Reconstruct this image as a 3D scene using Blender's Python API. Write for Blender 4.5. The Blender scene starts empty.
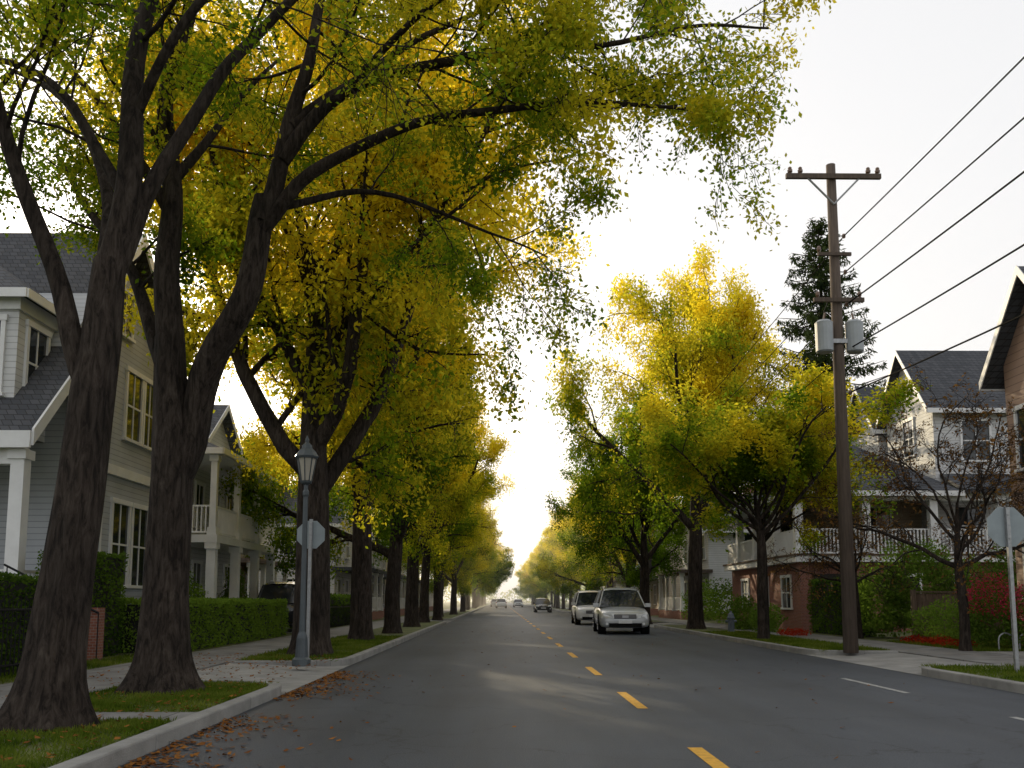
import bpy, math, random
import numpy as np
from mathutils import Vector, Matrix
random.seed(4)
R=math.radians
scene=bpy.context.scene

# ------------------------------------------------------------ materials
def newmat(name):
    m=bpy.data.materials.new(name); m.use_nodes=True
    nt=m.node_tree; b=nt.nodes['Principled BSDF']
    return m,nt,b
def N(nt,t,**kw):
    n=nt.nodes.new(t)
    for k,v in kw.items():
        if k in n.inputs: n.inputs[k].default_value=v
        else: setattr(n,k,v)
    return n
def col(c): return (c[0],c[1],c[2],1)
def mat(name,c,rough=.8,var=.25,scale=3.,bump=.0,bscale=40.,metal=0.,stretch=None,c2=None,spec=.5,coat=0):
    m,nt,b=newmat(name)
    tc=N(nt,'ShaderNodeTexCoord'); mp=N(nt,'ShaderNodeMapping')
    if stretch: mp.inputs['Scale'].default_value=stretch
    nt.links.new(tc.outputs['Object'],mp.inputs['Vector'])
    no=N(nt,'ShaderNodeTexNoise',Scale=scale,Detail=5.,Roughness=.65)
    nt.links.new(mp.outputs[0],no.inputs['Vector'])
    rp=N(nt,'ShaderNodeValToRGB')
    a=[x*(1-var) for x in c]; d=[min(1,x*(1+var)) for x in (c2 or c)]
    rp.color_ramp.elements[0].position=.3; rp.color_ramp.elements[1].position=.7
    rp.color_ramp.elements[0].color=col(a); rp.color_ramp.elements[1].color=col(d)
    nt.links.new(no.outputs['Fac'],rp.inputs['Fac'])
    nt.links.new(rp.outputs[0],b.inputs['Base Color'])
    b.inputs['Roughness'].default_value=rough; b.inputs['Metallic'].default_value=metal
    b.inputs['Specular IOR Level'].default_value=spec
    b.inputs['Coat Weight'].default_value=coat
    if bump>0:
        n2=N(nt,'ShaderNodeTexNoise',Scale=bscale,Detail=4.)
        nt.links.new(mp.outputs[0],n2.inputs['Vector'])
        bp=N(nt,'ShaderNodeBump',Strength=bump,Distance=.02)
        nt.links.new(n2.outputs['Fac'],bp.inputs['Height']); nt.links.new(bp.outputs[0],b.inputs['Normal'])
    return m
def barkmat(name,c,c2):
    m,nt,b=newmat(name)
    tc=N(nt,'ShaderNodeTexCoord'); mp=N(nt,'ShaderNodeMapping'); mp.inputs['Scale'].default_value=(1,1,.22)
    nt.links.new(tc.outputs['Object'],mp.inputs['Vector'])
    n1=N(nt,'ShaderNodeTexNoise',Scale=16.,Detail=6.,Roughness=.7,Distortion=.6); nt.links.new(mp.outputs[0],n1.inputs['Vector'])
    n2=N(nt,'ShaderNodeTexNoise',Scale=1.3,Detail=3.); nt.links.new(tc.outputs['Object'],n2.inputs['Vector'])
    rp=N(nt,'ShaderNodeValToRGB'); e=rp.color_ramp.elements
    e[0].position=.38; e[0].color=col([x*.35 for x in c]); e[1].position=.66; e[1].color=col(c2)
    k=e.new(.5); k.color=col(c)
    nt.links.new(n1.outputs['Fac'],rp.inputs[0])
    mr=N(nt,'ShaderNodeMapRange'); mr.inputs['From Min'].default_value=.3; mr.inputs['From Max'].default_value=.7; mr.inputs['To Min'].default_value=.65; mr.inputs['To Max'].default_value=1.3
    nt.links.new(n2.outputs['Fac'],mr.inputs['Value'])
    sc=N(nt,'ShaderNodeVectorMath',operation='SCALE'); nt.links.new(rp.outputs[0],sc.inputs[0]); nt.links.new(mr.outputs[0],sc.inputs['Scale'])
    nt.links.new(sc.outputs[0],b.inputs['Base Color']); b.inputs['Roughness'].default_value=.95; b.inputs['Specular IOR Level'].default_value=.2
    bp=N(nt,'ShaderNodeBump',Strength=1.,Distance=.035); nt.links.new(n1.outputs['Fac'],bp.inputs['Height']); nt.links.new(bp.outputs[0],b.inputs['Normal'])
    return m
def siding(name,c,pitch=.14):
    m,nt,b=newmat(name)
    tc=N(nt,'ShaderNodeTexCoord'); sp=N(nt,'ShaderNodeSeparateXYZ')
    nt.links.new(tc.outputs['Object'],sp.inputs[0])
    dv=N(nt,'ShaderNodeMath',operation='DIVIDE'); dv.inputs[1].default_value=pitch
    fr=N(nt,'ShaderNodeMath',operation='FRACT')
    nt.links.new(sp.outputs['Z'],dv.inputs[0]); nt.links.new(dv.outputs[0],fr.inputs[0])
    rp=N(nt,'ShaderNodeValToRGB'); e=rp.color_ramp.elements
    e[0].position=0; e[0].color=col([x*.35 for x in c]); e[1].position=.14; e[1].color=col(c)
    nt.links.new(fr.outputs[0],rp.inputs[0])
    no=N(nt,'ShaderNodeTexNoise',Scale=1.5,Detail=5.)
    nt.links.new(tc.outputs['Object'],no.inputs['Vector'])
    mr=N(nt,'ShaderNodeMapRange'); mr.inputs['To Min'].default_value=.72; mr.inputs['To Max'].default_value=1.1
    nt.links.new(no.outputs['Fac'],mr.inputs['Value'])
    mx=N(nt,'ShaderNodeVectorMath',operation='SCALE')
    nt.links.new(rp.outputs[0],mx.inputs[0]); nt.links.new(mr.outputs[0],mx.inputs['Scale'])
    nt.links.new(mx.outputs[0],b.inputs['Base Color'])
    bp=N(nt,'ShaderNodeBump',Strength=.6,Distance=.02)
    inv=N(nt,'ShaderNodeMath',operation='SUBTRACT'); inv.inputs[0].default_value=1
    nt.links.new(fr.outputs[0],inv.inputs[1]); nt.links.new(inv.outputs[0],bp.inputs['Height'])
    nt.links.new(bp.outputs[0],b.inputs['Normal']); b.inputs['Roughness'].default_value=.7
    return m
def brickmat(name,c1,c2,mortar,scale=4.,bw=.5,rh=.25,ms=.02,swap=False,rough=.85):
    m,nt,b=newmat(name)
    tc=N(nt,'ShaderNodeTexCoord'); sp=N(nt,'ShaderNodeSeparateXYZ'); cb=N(nt,'ShaderNodeCombineXYZ')
    nt.links.new(tc.outputs['Object'],sp.inputs[0])
    ad=N(nt,'ShaderNodeMath',operation='ADD')
    nt.links.new(sp.outputs['X'],ad.inputs[0]); nt.links.new(sp.outputs['Y'],ad.inputs[1])
    nt.links.new(ad.outputs[0],cb.inputs['X']); nt.links.new(sp.outputs['Z'],cb.inputs['Y'])
    br=N(nt,'ShaderNodeTexBrick'); br.inputs['Scale'].default_value=scale
    br.inputs['Color1'].default_value=col(c1); br.inputs['Color2'].default_value=col(c2); br.inputs['Mortar'].default_value=col(mortar)
    br.inputs['Mortar Size'].default_value=ms; br.inputs['Brick Width'].default_value=bw; br.inputs['Row Height'].default_value=rh
    nt.links.new(cb.outputs[0],br.inputs['Vector']); nt.links.new(br.outputs['Color'],b.inputs['Base Color'])
    b.inputs['Roughness'].default_value=rough
    bp=N(nt,'ShaderNodeBump',Strength=.5,Distance=.02,invert=True)
    nt.links.new(br.outputs['Fac'],bp.inputs['Height']); nt.links.new(bp.outputs[0],b.inputs['Normal'])
    return m
def leafmat(name,green,yellow,trans=.5,zlo=2.,zhi=11.,usez=.3,nscale=.45):
    m,nt,b=newmat(name)
    out=nt.nodes['Material Output']; nt.nodes.remove(b)
    tc=N(nt,'ShaderNodeTexCoord'); oi=N(nt,'ShaderNodeObjectInfo'); ge=N(nt,'ShaderNodeNewGeometry')
    no=N(nt,'ShaderNodeTexNoise',Scale=nscale,Detail=1.)
    nt.links.new(ge.outputs['Position'],no.inputs['Vector'])
    sp=N(nt,'ShaderNodeSeparateXYZ'); nt.links.new(tc.outputs['Object'],sp.inputs[0])
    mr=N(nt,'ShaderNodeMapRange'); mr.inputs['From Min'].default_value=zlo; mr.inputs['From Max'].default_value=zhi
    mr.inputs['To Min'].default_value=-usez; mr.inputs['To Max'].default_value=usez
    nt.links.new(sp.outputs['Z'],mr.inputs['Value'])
    oc=N(nt,'ShaderNodeSeparateColor'); nt.links.new(oi.outputs['Color'],oc.inputs[0])
    def add(a,b_,op='ADD',v=None):
        n=N(nt,'ShaderNodeMath',operation=op); nt.links.new(a,n.inputs[0])
        if v is None: nt.links.new(b_,n.inputs[1])
        else: n.inputs[1].default_value=v
        return n.outputs[0]
    nn=add(add(no.outputs['Fac'],None,'SUBTRACT',.5),None,'MULTIPLY',1.5)
    ri=add(add(ge.outputs['Random Per Island'],None,'SUBTRACT',.5),None,'MULTIPLY',.35)
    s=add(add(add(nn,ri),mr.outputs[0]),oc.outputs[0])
    rp=N(nt,'ShaderNodeValToRGB'); e=rp.color_ramp.elements
    mid=[(green[i]*.5+yellow[i]*.5) for i in range(3)]
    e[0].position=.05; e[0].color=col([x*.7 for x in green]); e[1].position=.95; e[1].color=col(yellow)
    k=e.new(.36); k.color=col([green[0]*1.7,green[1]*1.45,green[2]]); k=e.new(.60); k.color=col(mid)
    nt.links.new(s,rp.inputs[0])
    df=N(nt,'ShaderNodeBsdfDiffuse'); tr=N(nt,'ShaderNodeBsdfTranslucent'); mx=N(nt,'ShaderNodeMixShader',Fac=trans)
    nt.links.new(rp.outputs[0],df.inputs['Color'])
    s2=N(nt,'ShaderNodeVectorMath',operation='SCALE',Scale=1.3); nt.links.new(rp.outputs[0],s2.inputs[0])
    nt.links.new(s2.outputs[0],tr.inputs['Color'])
    nt.links.new(df.outputs[0],mx.inputs[1]); nt.links.new(tr.outputs[0],mx.inputs[2])
    nt.links.new(mx.outputs[0],out.inputs['Surface'])
    return m

GREEN=(.095,.175,.012); YEL=(.75,.615,.03)
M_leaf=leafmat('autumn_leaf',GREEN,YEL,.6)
M_hedge=leafmat('hedge_leaf',(.05,.10,.018),(.17,.27,.035),.35,usez=0)
M_needle=leafmat('needle',(.03,.05,.022),(.06,.08,.03),.15,usez=0)
M_sparse=leafmat('sparse_leaf',(.10,.06,.03),(.22,.12,.03),.4,usez=0)
M_flower=leafmat('flower',(.30,.03,.07),(.5,.08,.15),.3,usez=0)
M_redfl=leafmat('red_flower',(.22,.02,.012),(.4,.05,.02),.3,usez=0)
M_litter=leafmat('litter',(.10,.045,.02),(.34,.15,.035),.1,usez=0,nscale=6)
M_grassb=leafmat('grass_blade',(.05,.09,.012),(.17,.20,.03),.35,usez=0,nscale=1.5)
M_bark=barkmat('bark',(.033,.025,.020),(.062,.050,.041))
M_wood=mat('pole_wood',(.10,.075,.058),.9,.35,4.,.5,20.,stretch=(6,6,.4))
M_trim=mat('white_trim',(.72,.73,.74),.55,.08,2.)
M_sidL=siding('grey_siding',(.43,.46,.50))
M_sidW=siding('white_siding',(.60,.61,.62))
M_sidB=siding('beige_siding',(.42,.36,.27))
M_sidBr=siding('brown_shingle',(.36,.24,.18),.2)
M_roof=brickmat('slate_roof',(.045,.05,.06),(.075,.08,.092),(.02,.02,.024),3.,.6,.42,.03)
M_roof2=brickmat('brown_roof',(.09,.065,.05),(.13,.10,.08),(.03,.02,.02),3.,.6,.42,.03)
M_brick=brickmat('red_brick',(.20,.065,.04),(.27,.10,.06),(.25,.22,.2),4.5)
M_glass=mat('window_glass',(.02,.024,.028),.06,.2,1.,spec=.6)
M_dark=mat('dark_interior',(.015,.014,.013),.8)
M_concrete=mat('concrete',(.24,.237,.225),.9,.28,1.7,.3,60.)
M_iron=mat('black_iron',(.012,.012,.014),.55,.2,spec=.2)
M_lampgrey=mat('lamp_paint',(.07,.085,.095),.45,.2,metal=.2)
M_lampglass=mat('lamp_glass',(.45,.42,.36),.2,.1)
M_signback=mat('sign_aluminium',(.26,.30,.32),.5,.12,metal=.35)
M_steel=mat('galvanised',(.33,.34,.35),.45,.2,20.,metal=.6)
M_transf=mat('transformer_grey',(.36,.39,.41),.5,.1)
M_fence=mat('fence_board',(.12,.085,.06),.9,.35,3.,.4,30.,stretch=(8,8,.6))
M_porc=mat('porcelain',(.16,.10,.07),.3)
M_silver=mat('silver_paint',(.46,.48,.50),.28,.03,metal=.3,coat=.6)
M_white=mat('white_paint',(.62,.62,.61),.3,.03,coat=.5)
M_blackp=mat('black_paint',(.02,.022,.028),.25,.05,coat=.6)
M_rub=mat('rubber',(.014,.014,.014),.95,spec=.05)
M_rim=mat('alloy',(.42,.42,.43),.35,.05,metal=.7)
M_lens=mat('headlight',(.75,.77,.78),.12,.03)
M_red=mat('red_lens',(.35,.01,.01),.2)
M_hyd=mat('hydrant_paint',(.10,.12,.15),.5)
M_grass=mat('grass_ground',(.045,.065,.016),.95,.4,1.2,.7,50.,c2=(.10,.11,.03))
M_yel=mat('yellow_paint',(.62,.33,.03),.75,.25,14.)
M_wline=mat('worn_white',(.30,.30,.29),.8,.35,8.)

def asphalt():
    m,nt,b=newmat('asphalt')
    tc=N(nt,'ShaderNodeTexCoord')
    n1=N(nt,'ShaderNodeTexNoise',Scale=.35,Detail=5.,Roughness=.6); n2=N(nt,'ShaderNodeTexNoise',Scale=70.,Detail=3.)
    mp=N(nt,'ShaderNodeMapping'); mp.inputs['Scale'].default_value=(1.6,.12,1)
    n3=N(nt,'ShaderNodeTexNoise',Scale=1.,Detail=4.)
    nt.links.new(tc.outputs['Object'],mp.inputs[0]); nt.links.new(mp.outputs[0],n3.inputs['Vector'])
    nt.links.new(tc.outputs['Object'],n1.inputs['Vector']); nt.links.new(tc.outputs['Object'],n2.inputs['Vector'])
    vo=N(nt,'ShaderNodeTexVoronoi',Scale=.33); vo.feature='DISTANCE_TO_EDGE'
    dn=N(nt,'ShaderNodeTexNoise',Scale=1.6,Detail=5.); nt.links.new(tc.outputs['Object'],dn.inputs['Vector'])
    vm=N(nt,'ShaderNodeVectorMath',operation='MULTIPLY_ADD'); vm.inputs[1].default_value=(1.3,1.3,0)
    nt.links.new(dn.outputs['Color'],vm.inputs[0]); nt.links.new(tc.outputs['Object'],vm.inputs[2]); nt.links.new(vm.outputs[0],vo.inputs['Vector'])
    ck=N(nt,'ShaderNodeValToRGB'); ck.color_ramp.elements[0].color=(.45,.45,.45,1); ck.color_ramp.elements[1].color=(1,1,1,1)
    ck.color_ramp.elements[0].position=.0; ck.color_ramp.elements[1].position=.006
    nt.links.new(vo.outputs['Distance'],ck.inputs[0])
    def mr(o,a,c):
        r=N(nt,'ShaderNodeMapRange'); r.inputs['From Min'].default_value=.3; r.inputs['From Max'].default_value=.7
        r.inputs['To Min'].default_value=a; r.inputs['To Max'].default_value=c; nt.links.new(o,r.inputs['Value']); return r.outputs[0]
    def mul(a,c):
        n=N(nt,'ShaderNodeMath',operation='MULTIPLY'); nt.links.new(a,n.inputs[0]); nt.links.new(c,n.inputs[1]); return n.outputs[0]
    v=mul(mul(mul(mr(n1.outputs['Fac'],.8,1.2),mr(n2.outputs['Fac'],.6,1.4)),mr(n3.outputs['Fac'],.78,1.22)),ck.outputs[0])
    sc=N(nt,'ShaderNodeVectorMath',operation='SCALE'); sc.inputs[0].default_value=(.042,.049,.060)
    nt.links.new(v,sc.inputs['Scale']); nt.links.new(sc.outputs[0],b.inputs['Base Color'])
    b.inputs['Roughness'].default_value=.6; b.inputs['Specular IOR Level'].default_value=.4
    bp=N(nt,'ShaderNodeBump',Strength=.5,Distance=.008); nt.links.new(n2.outputs['Fac'],bp.inputs['Height']); nt.links.new(bp.outputs[0],b.inputs['Normal'])
    return m
M_asph=asphalt()
def pavers():
    m,nt,b=newmat('sidewalk_concrete')
    tc=N(nt,'ShaderNodeTexCoord')
    br=N(nt,'ShaderNodeTexBrick',Scale=1.); br.offset=0
    br.inputs['Color1'].default_value=(.22,.217,.21,1); br.inputs['Color2'].default_value=(.175,.172,.168,1); br.inputs['Mortar'].default_value=(.07,.07,.065,1)
    br.inputs['Mortar Size'].default_value=.012; br.inputs['Brick Width'].default_value=1.7; br.inputs['Row Height'].default_value=1.5
    nt.links.new(tc.outputs['Object'],br.inputs['Vector'])
    no=N(nt,'ShaderNodeTexNoise',Scale=2.2,Detail=7.); nt.links.new(tc.outputs['Object'],no.inputs['Vector'])
    r=N(nt,'ShaderNodeMapRange'); r.inputs['From Min'].default_value=.3; r.inputs['From Max'].default_value=.7; r.inputs['To Min'].default_value=.6; r.inputs['To Max'].default_value=1.1
    nt.links.new(no.outputs['Fac'],r.inputs['Value'])
    sc=N(nt,'ShaderNodeVectorMath',operation='SCALE'); nt.links.new(br.outputs['Color'],sc.inputs[0]); nt.links.new(r.outputs[0],sc.inputs['Scale'])
    nt.links.new(sc.outputs[0],b.inputs['Base Color']); b.inputs['Roughness'].default_value=.85
    return m
M_walk=pavers()

# ------------------------------------------------------------ mesh builder
def link(o): scene.collection.objects.link(o); return o
class MB:
    def __init__(s): s.v=[];s.f=[];s.m=[];s.mats=[]
    def mi(s,m):
        if m not in s.mats: s.mats.append(m)
        return s.mats.index(m)
    def add(s,vs,fs,m):
        o=len(s.v); s.v+= [tuple(x) for x in vs]; i=s.mi(m)
        for f in fs: s.f.append([o+a for a in f]); s.m.append(i)
    def hexa(s,p,m):  # 8 pts: bottom 4 ccw, top 4 ccw
        s.add(p,[(3,2,1,0),(4,5,6,7),(0,1,5,4),(1,2,6,5),(2,3,7,6),(3,0,4,7)],m)
    def box(s,x0,x1,y0,y1,z0,z1,m):
        s.hexa([(x0,y0,z0),(x1,y0,z0),(x1,y1,z0),(x0,y1,z0),(x0,y0,z1),(x1,y0,z1),(x1,y1,z1),(x0,y1,z1)],m)
    def prism(s,poly,axis,a0,a1,m):
        n=len(poly)
        def P(u,v,a): return (a,u,v) if axis=='x' else ((u,a,v) if axis=='y' else (u,v,a))
        vs=[P(u,v,a0) for u,v in poly]+[P(u,v,a1) for u,v in poly]
        fs=[tuple(range(n)),tuple(range(2*n-1,n-1,-1))]+[(i,(i+1)%n,n+(i+1)%n,n+i) for i in range(n)]
        s.add(vs,fs,m)
    def cyl(s,p0,p1,r0,r1,n,m,cap=True):
        p0=Vector(p0);p1=Vector(p1);d=(p1-p0).normalized()
        a=d.orthogonal().normalized();b=d.cross(a)
        vs=[]
        for p,r in((p0,r0),(p1,r1)):
            for i in range(n):
                t=2*math.pi*i/n; vs.append(p+a*(r*math.cos(t))+b*(r*math.sin(t)))
        fs=[(i,(i+1)%n,n+(i+1)%n,n+i) for i in range(n)]
        if cap: fs+=[tuple(range(n-1,-1,-1)),tuple(range(n,2*n))]
        s.add(vs,fs,m)
    def lathe(s,c,prof,n,m):
        vs=[];fs=[]
        for r,z in prof:
            for i in range(n):
                t=2*math.pi*i/n; vs.append((c[0]+r*math.cos(t),c[1]+r*math.sin(t),c[2]+z))
        for j in range(len(prof)-1):
            for i in range(n): fs.append((j*n+i,j*n+(i+1)%n,(j+1)*n+(i+1)%n,(j+1)*n+i))
        fs+=[tuple(range(n-1,-1,-1)),tuple(range((len(prof)-1)*n,len(prof)*n))]
        s.add(vs,fs,m)
    def poly_tube(s,pts,r,n,m):
        for a,b in zip(pts[:-1],pts[1:]): s.cyl(a,b,r,r,n,m)
    def build(s,name,parent=None,smooth=False,bevel=0,subsurf=0,loc=None):
        me=bpy.data.meshes.new(name); me.from_pydata(s.v,[],s.f)
        for m in s.mats: me.materials.append(m)
        me.polygons.foreach_set('material_index',s.m)
        me.polygons.foreach_set('use_smooth',[smooth]*len(s.f)); me.update()
        o=link(bpy.data.objects.new(name,me))
        if parent: o.parent=parent
        if loc: o.location=loc
        if bevel:
            b=o.modifiers.new('bevel','BEVEL'); b.width=bevel; b.segments=2; b.limit_method='ANGLE'
        if subsurf:
            b=o.modifiers.new('sub','SUBSURF'); b.levels=subsurf; b.render_levels=subsurf
        return o
def empty(name,loc=(0,0,0)):
    e=link(bpy.data.objects.new(name,None)); e.location=loc; return e

def npmesh(name,V,F,matidx,mats,smoothmask=None):
    me=bpy.data.meshes.new(name)
    V=np.asarray(V,dtype=np.float32); F=np.asarray(F,dtype=np.int32)
    me.vertices.add(len(V)); me.vertices.foreach_set('co',V.ravel())
    me.loops.add(F.size); me.loops.foreach_set('vertex_index',F.ravel())
    me.polygons.add(len(F)); me.polygons.foreach_set('loop_start',np.arange(len(F),dtype=np.int32)*4)
    me.polygons.foreach_set('loop_total',np.full(len(F),4,dtype=np.int32))
    for m in mats: me.materials.append(m)
    me.polygons.foreach_set('material_index',np.asarray(matidx,dtype=np.int32))
    if smoothmask is not None: me.polygons.foreach_set('use_smooth',np.asarray(smoothmask,dtype=bool))
    me.update(calc_edges=True); me.validate()
    return me
def leafquads(C,size,rng,aspect=.55,droop=.35,up=0.):
    n=len(C)
    u=rng.normal(size=(n,3)); u[:,2]-=droop; u[:,2]+=up; u/=np.linalg.norm(u,axis=1,keepdims=True)
    w=rng.normal(size=(n,3)); v=np.cross(u,w); v/=np.linalg.norm(v,axis=1,keepdims=True)+1e-9
    s=(size*rng.uniform(.6,1.3,n))[:,None]
    a=C; b=C+u*s*.5+v*s*aspect*.5; c=C+u*s; d=C+u*s*.5-v*s*aspect*.5
    V=np.stack([a,b,c,d],1).reshape(-1,3); F=np.arange(4*n).reshape(n,4)
    return V,F

class Tree:
    def __init__(s,seed): s.rng=np.random.default_rng(seed); s.V=[];s.F=[];s.nv=0;s.A=[]
    def tube(s,pts,rad,n):
        pts=np.array(pts,float); k=len(pts)
        t=np.gradient(pts,axis=0); t/=np.linalg.norm(t,axis=1,keepdims=True)+1e-9
        tm=abs((pts[-1]-pts[0])/(np.linalg.norm(pts[-1]-pts[0])+1e-9)); ref=np.zeros(3); ref[int(np.argmin(tm))]=1.
        a=np.cross(t,ref); a/=np.linalg.norm(a,axis=1,keepdims=True)+1e-9; b=np.cross(t,a)
        th=np.arange(n)*2*np.pi/n
        r=np.array(rad)[:,None,None]
        ring=pts[:,None,:]+r*(np.cos(th)[None,:,None]*a[:,None,:]+np.sin(th)[None,:,None]*b[:,None,:])
        if n>=12:
            ring+= (ring-pts[:,None,:])*(.06*np.sin(th*3+pts[:,2:3]*.6)+.045*np.sin(th*5-pts[:,2:3]))[:,:,None]
        s.V.append(ring.reshape(-1,3))
        i=np.arange(k-1)[:,None]*n; j=np.arange(n)[None,:]; j2=(j+1)%n
        s.F.append((np.stack([i+j,i+j2,i+n+j2,i+n+j],-1).reshape(-1,4))+s.nv); s.nv+=k*n
    def limb(s,pts,r0,r1,n=8,sub=5):
        P=[np.array(p,float) for p in pts]; P=[2*P[0]-P[1]]+P+[2*P[-1]-P[-2]]
        out=[]
        for i in range(1,len(P)-2):
            for q in range(sub):
                t=q/sub; a,b,c,d=P[i-1:i+3]
                out.append(.5*((2*b)+(c-a)*t+(2*a-5*b+4*c-d)*t*t+(3*b-a-3*c+d)*t**3))
        out.append(P[-2])
        out=np.array(out); L=np.r_[0,np.cumsum(np.linalg.norm(np.diff(out,axis=0),axis=1))]
        am=min(.08,.03+.3*r1)
        ph=s.rng.uniform(0,6,3)
        out+=am*np.stack([np.sin(L*2.3+ph[0]),np.sin(L*1.9+ph[1]),np.sin(L*2.7+ph[2])],1)*np.minimum(L/.8,1)[:,None]
        L/=L[-1]
        rad=r0+(r1-r0)*L**.8
        s.tube(out,rad,n)
        return out,rad
    def branch(s,p,d,L,r,lvl,cfg,dens=1.):
        rng=s.rng; mx=cfg['max']
        n=[9,6,4,3,2][min(lvl,4)]; n=max(n,2)
        pts=[p];d=d/np.linalg.norm(d);ds=[d]
        for i in range(n):
            d=d+rng.normal(0,cfg['wob'],3); d[2]+=cfg['trop'][min(lvl,len(cfg['trop'])-1)]
            d/=np.linalg.norm(d); p=p+d*L/n; pts.append(p); ds.append(d)
        rad=np.linspace(r,max(r*.35,.004),n+1)
        s.tube(pts,rad,[9,6,5,3,3][min(lvl,4)])
        pts=np.array(pts)
        if lvl>=mx-1:
            m=int(cfg['leaf']*dens*(1 if lvl==mx else .5)*rng.uniform(.5,1.4))
            t=rng.uniform(.1,1.,m)*n; i=np.minimum(t.astype(int),n-1); f=(t-i)[:,None]
            C=pts[i]*(1-f)+pts[i+1]*f+rng.normal(0,cfg['spread'],(m,3)); s.A.append(C)
        if lvl<mx:
            k=cfg['n'][lvl]
            for c in range(k):
                t=cfg['t0']+(1-cfg['t0'])*(c+rng.uniform(0,1))/k; q=min(int(t*n),n-1); f=t*n-q
                bp=pts[q]*(1-f)+pts[q+1]*f; dd=ds[q+1]
                w=rng.normal(size=3); w[2]*=.7; w-=dd*np.dot(w,dd); w/=np.linalg.norm(w)+1e-9
                a=R(rng.uniform(*cfg['ang']))
                cd=dd*math.cos(a)+w*math.sin(a)
                s.branch(bp,cd,L*cfg['ratio']*rng.uniform(.7,1.2)*(1-.35*t),max(r*.42*(1-.4*t),.005),lvl+1,cfg,
                         dens*(rng.uniform(.35,1.5) if lvl==1 else 1))
    def along(s,out,rad,every,L,lvl,cfg,t0=.25,bias=(0,0,0)):
        seg=np.linalg.norm(np.diff(out,axis=0),axis=1); T=np.r_[0,np.cumsum(seg)]; tot=T[-1]
        x=tot*t0
        while x<tot:
            i=min(np.searchsorted(T,x)-1,len(seg)-1); i=max(i,0); f=(x-T[i])/seg[i]
            bp=out[i]*(1-f)+out[i+1]*f; dd=(out[i+1]-out[i])/seg[i]
            w=s.rng.normal(size=3); w-=dd*np.dot(w,dd); w/=np.linalg.norm(w)
            a=R(s.rng.uniform(35,75)); cd=dd*math.cos(a)+w*math.sin(a)+np.array(bias)
            s.branch(bp,cd,L*s.rng.uniform(.6,1.25),max(.012,rad[i]*.33),lvl,cfg,s.rng.uniform(.5,1.4))
            x+=every*s.rng.uniform(.6,1.4)
    def mesh(s,name,bark,leaf,lsize,aspect=.55,droop=.35):
        V=np.concatenate(s.V);F=np.concatenate(s.F)
        mi=np.zeros(len(F),int); sm=np.ones(len(F),bool)
        if s.A:
            C=np.concatenate(s.A); LV,LF=leafquads(C,lsize,s.rng,aspect,droop)
            F=np.concatenate([F,LF+len(V)]); V=np.concatenate([V,LV]); mi=np.r_[mi,np.ones(len(LF),int)]; sm=np.r_[sm,np.zeros(len(LF),bool)]
        print(name,'faces',len(F))
        return npmesh(name,V,F,mi,[bark,leaf],sm)
def place(name,me,loc,rz=0,sc=1.,bias=.5):
    o=link(bpy.data.objects.new(name,me)); o.location=loc; o.rotation_euler=(0,0,rz)
    o.scale=sc if isinstance(sc,tuple) else (sc,)*3; o.color=(bias,0,0,1); return o

def trunk_tree(seed,H,hb,nprim,r,cfg,Lp,ang,leaf,bark,lsize,name,lean=0,flare=1.6):
    T=Tree(seed); rng=T.rng
    top=np.array([lean,0,H*.55])
    pts=[(0,0,-.1),(0,0,.25),(rng.normal(0,.03),0,hb*.5),(lean*.4,rng.normal(0,.05),hb),(lean*.8,.1,(hb+H*.55)/2),tuple(top)]
    P=np.array(pts,float); 
    rad=[r*flare,r*1.12,r,r*.92,r*.6,r*.3]
    tt=np.linspace(0,len(P)-1,22); PI=np.stack([np.interp(tt,range(len(P)),P[:,k]) for k in range(3)],1); RI=np.interp(tt,range(len(P)),rad)
    for _ in range(2): PI[1:-1]=(PI[:-2]+2*PI[1:-1]+PI[2:])/4
    T.tube(PI,RI,14)
    for i in range(nprim):
        t=i/max(1,nprim-1); z=hb+(H*.5-hb)*t*.95
        j=np.argmin(abs(PI[:,2]-z)); az=i*2.4+rng.uniform(-.4,.4); a=R(ang[0]+(ang[1]-ang[0])*(1-t)+rng.uniform(-7,7))
        d=np.array([math.cos(az)*math.sin(a),math.sin(az)*math.sin(a),math.cos(a)])
        T.branch(PI[j],d,Lp*(1-.25*t)*rng.uniform(.85,1.1),RI[j]*.6,0,cfg)
    return T.mesh(name,bark,leaf,lsize)

cfgM=dict(max=3,wob=.12,trop=[.05,.0,-.03,-.08],n=[9,7,6],t0=.12,ang=(30,68),ratio=.5,leaf=33,spread=.2)
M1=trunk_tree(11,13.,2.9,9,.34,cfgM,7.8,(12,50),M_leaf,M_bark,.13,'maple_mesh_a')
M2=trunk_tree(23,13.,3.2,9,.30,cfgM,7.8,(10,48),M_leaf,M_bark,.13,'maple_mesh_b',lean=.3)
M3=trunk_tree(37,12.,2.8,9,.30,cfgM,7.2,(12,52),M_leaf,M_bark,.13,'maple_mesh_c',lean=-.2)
cfgS=dict(max=3,wob=.13,trop=[.02,.0,-.02,-.05],n=[7,6,5],t0=.25,ang=(28,62),ratio=.48,leaf=24,spread=.14)
M4=trunk_tree(51,7.4,3.0,9,.11,cfgS,4.4,(25,60),M_leaf,M_bark,.105,'small_maple_mesh')
cfgB=dict(max=3,wob=.16,trop=[.0,.0,.0,-.03],n=[8,7,5],t0=.15,ang=(30,70),ratio=.52,leaf=2.2,spread=.05)
M5=trunk_tree(63,6.4,1.9,9,.11,cfgB,4.2,(20,66),M_sparse,M_bark,.09,'bare_tree_mesh')

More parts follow.
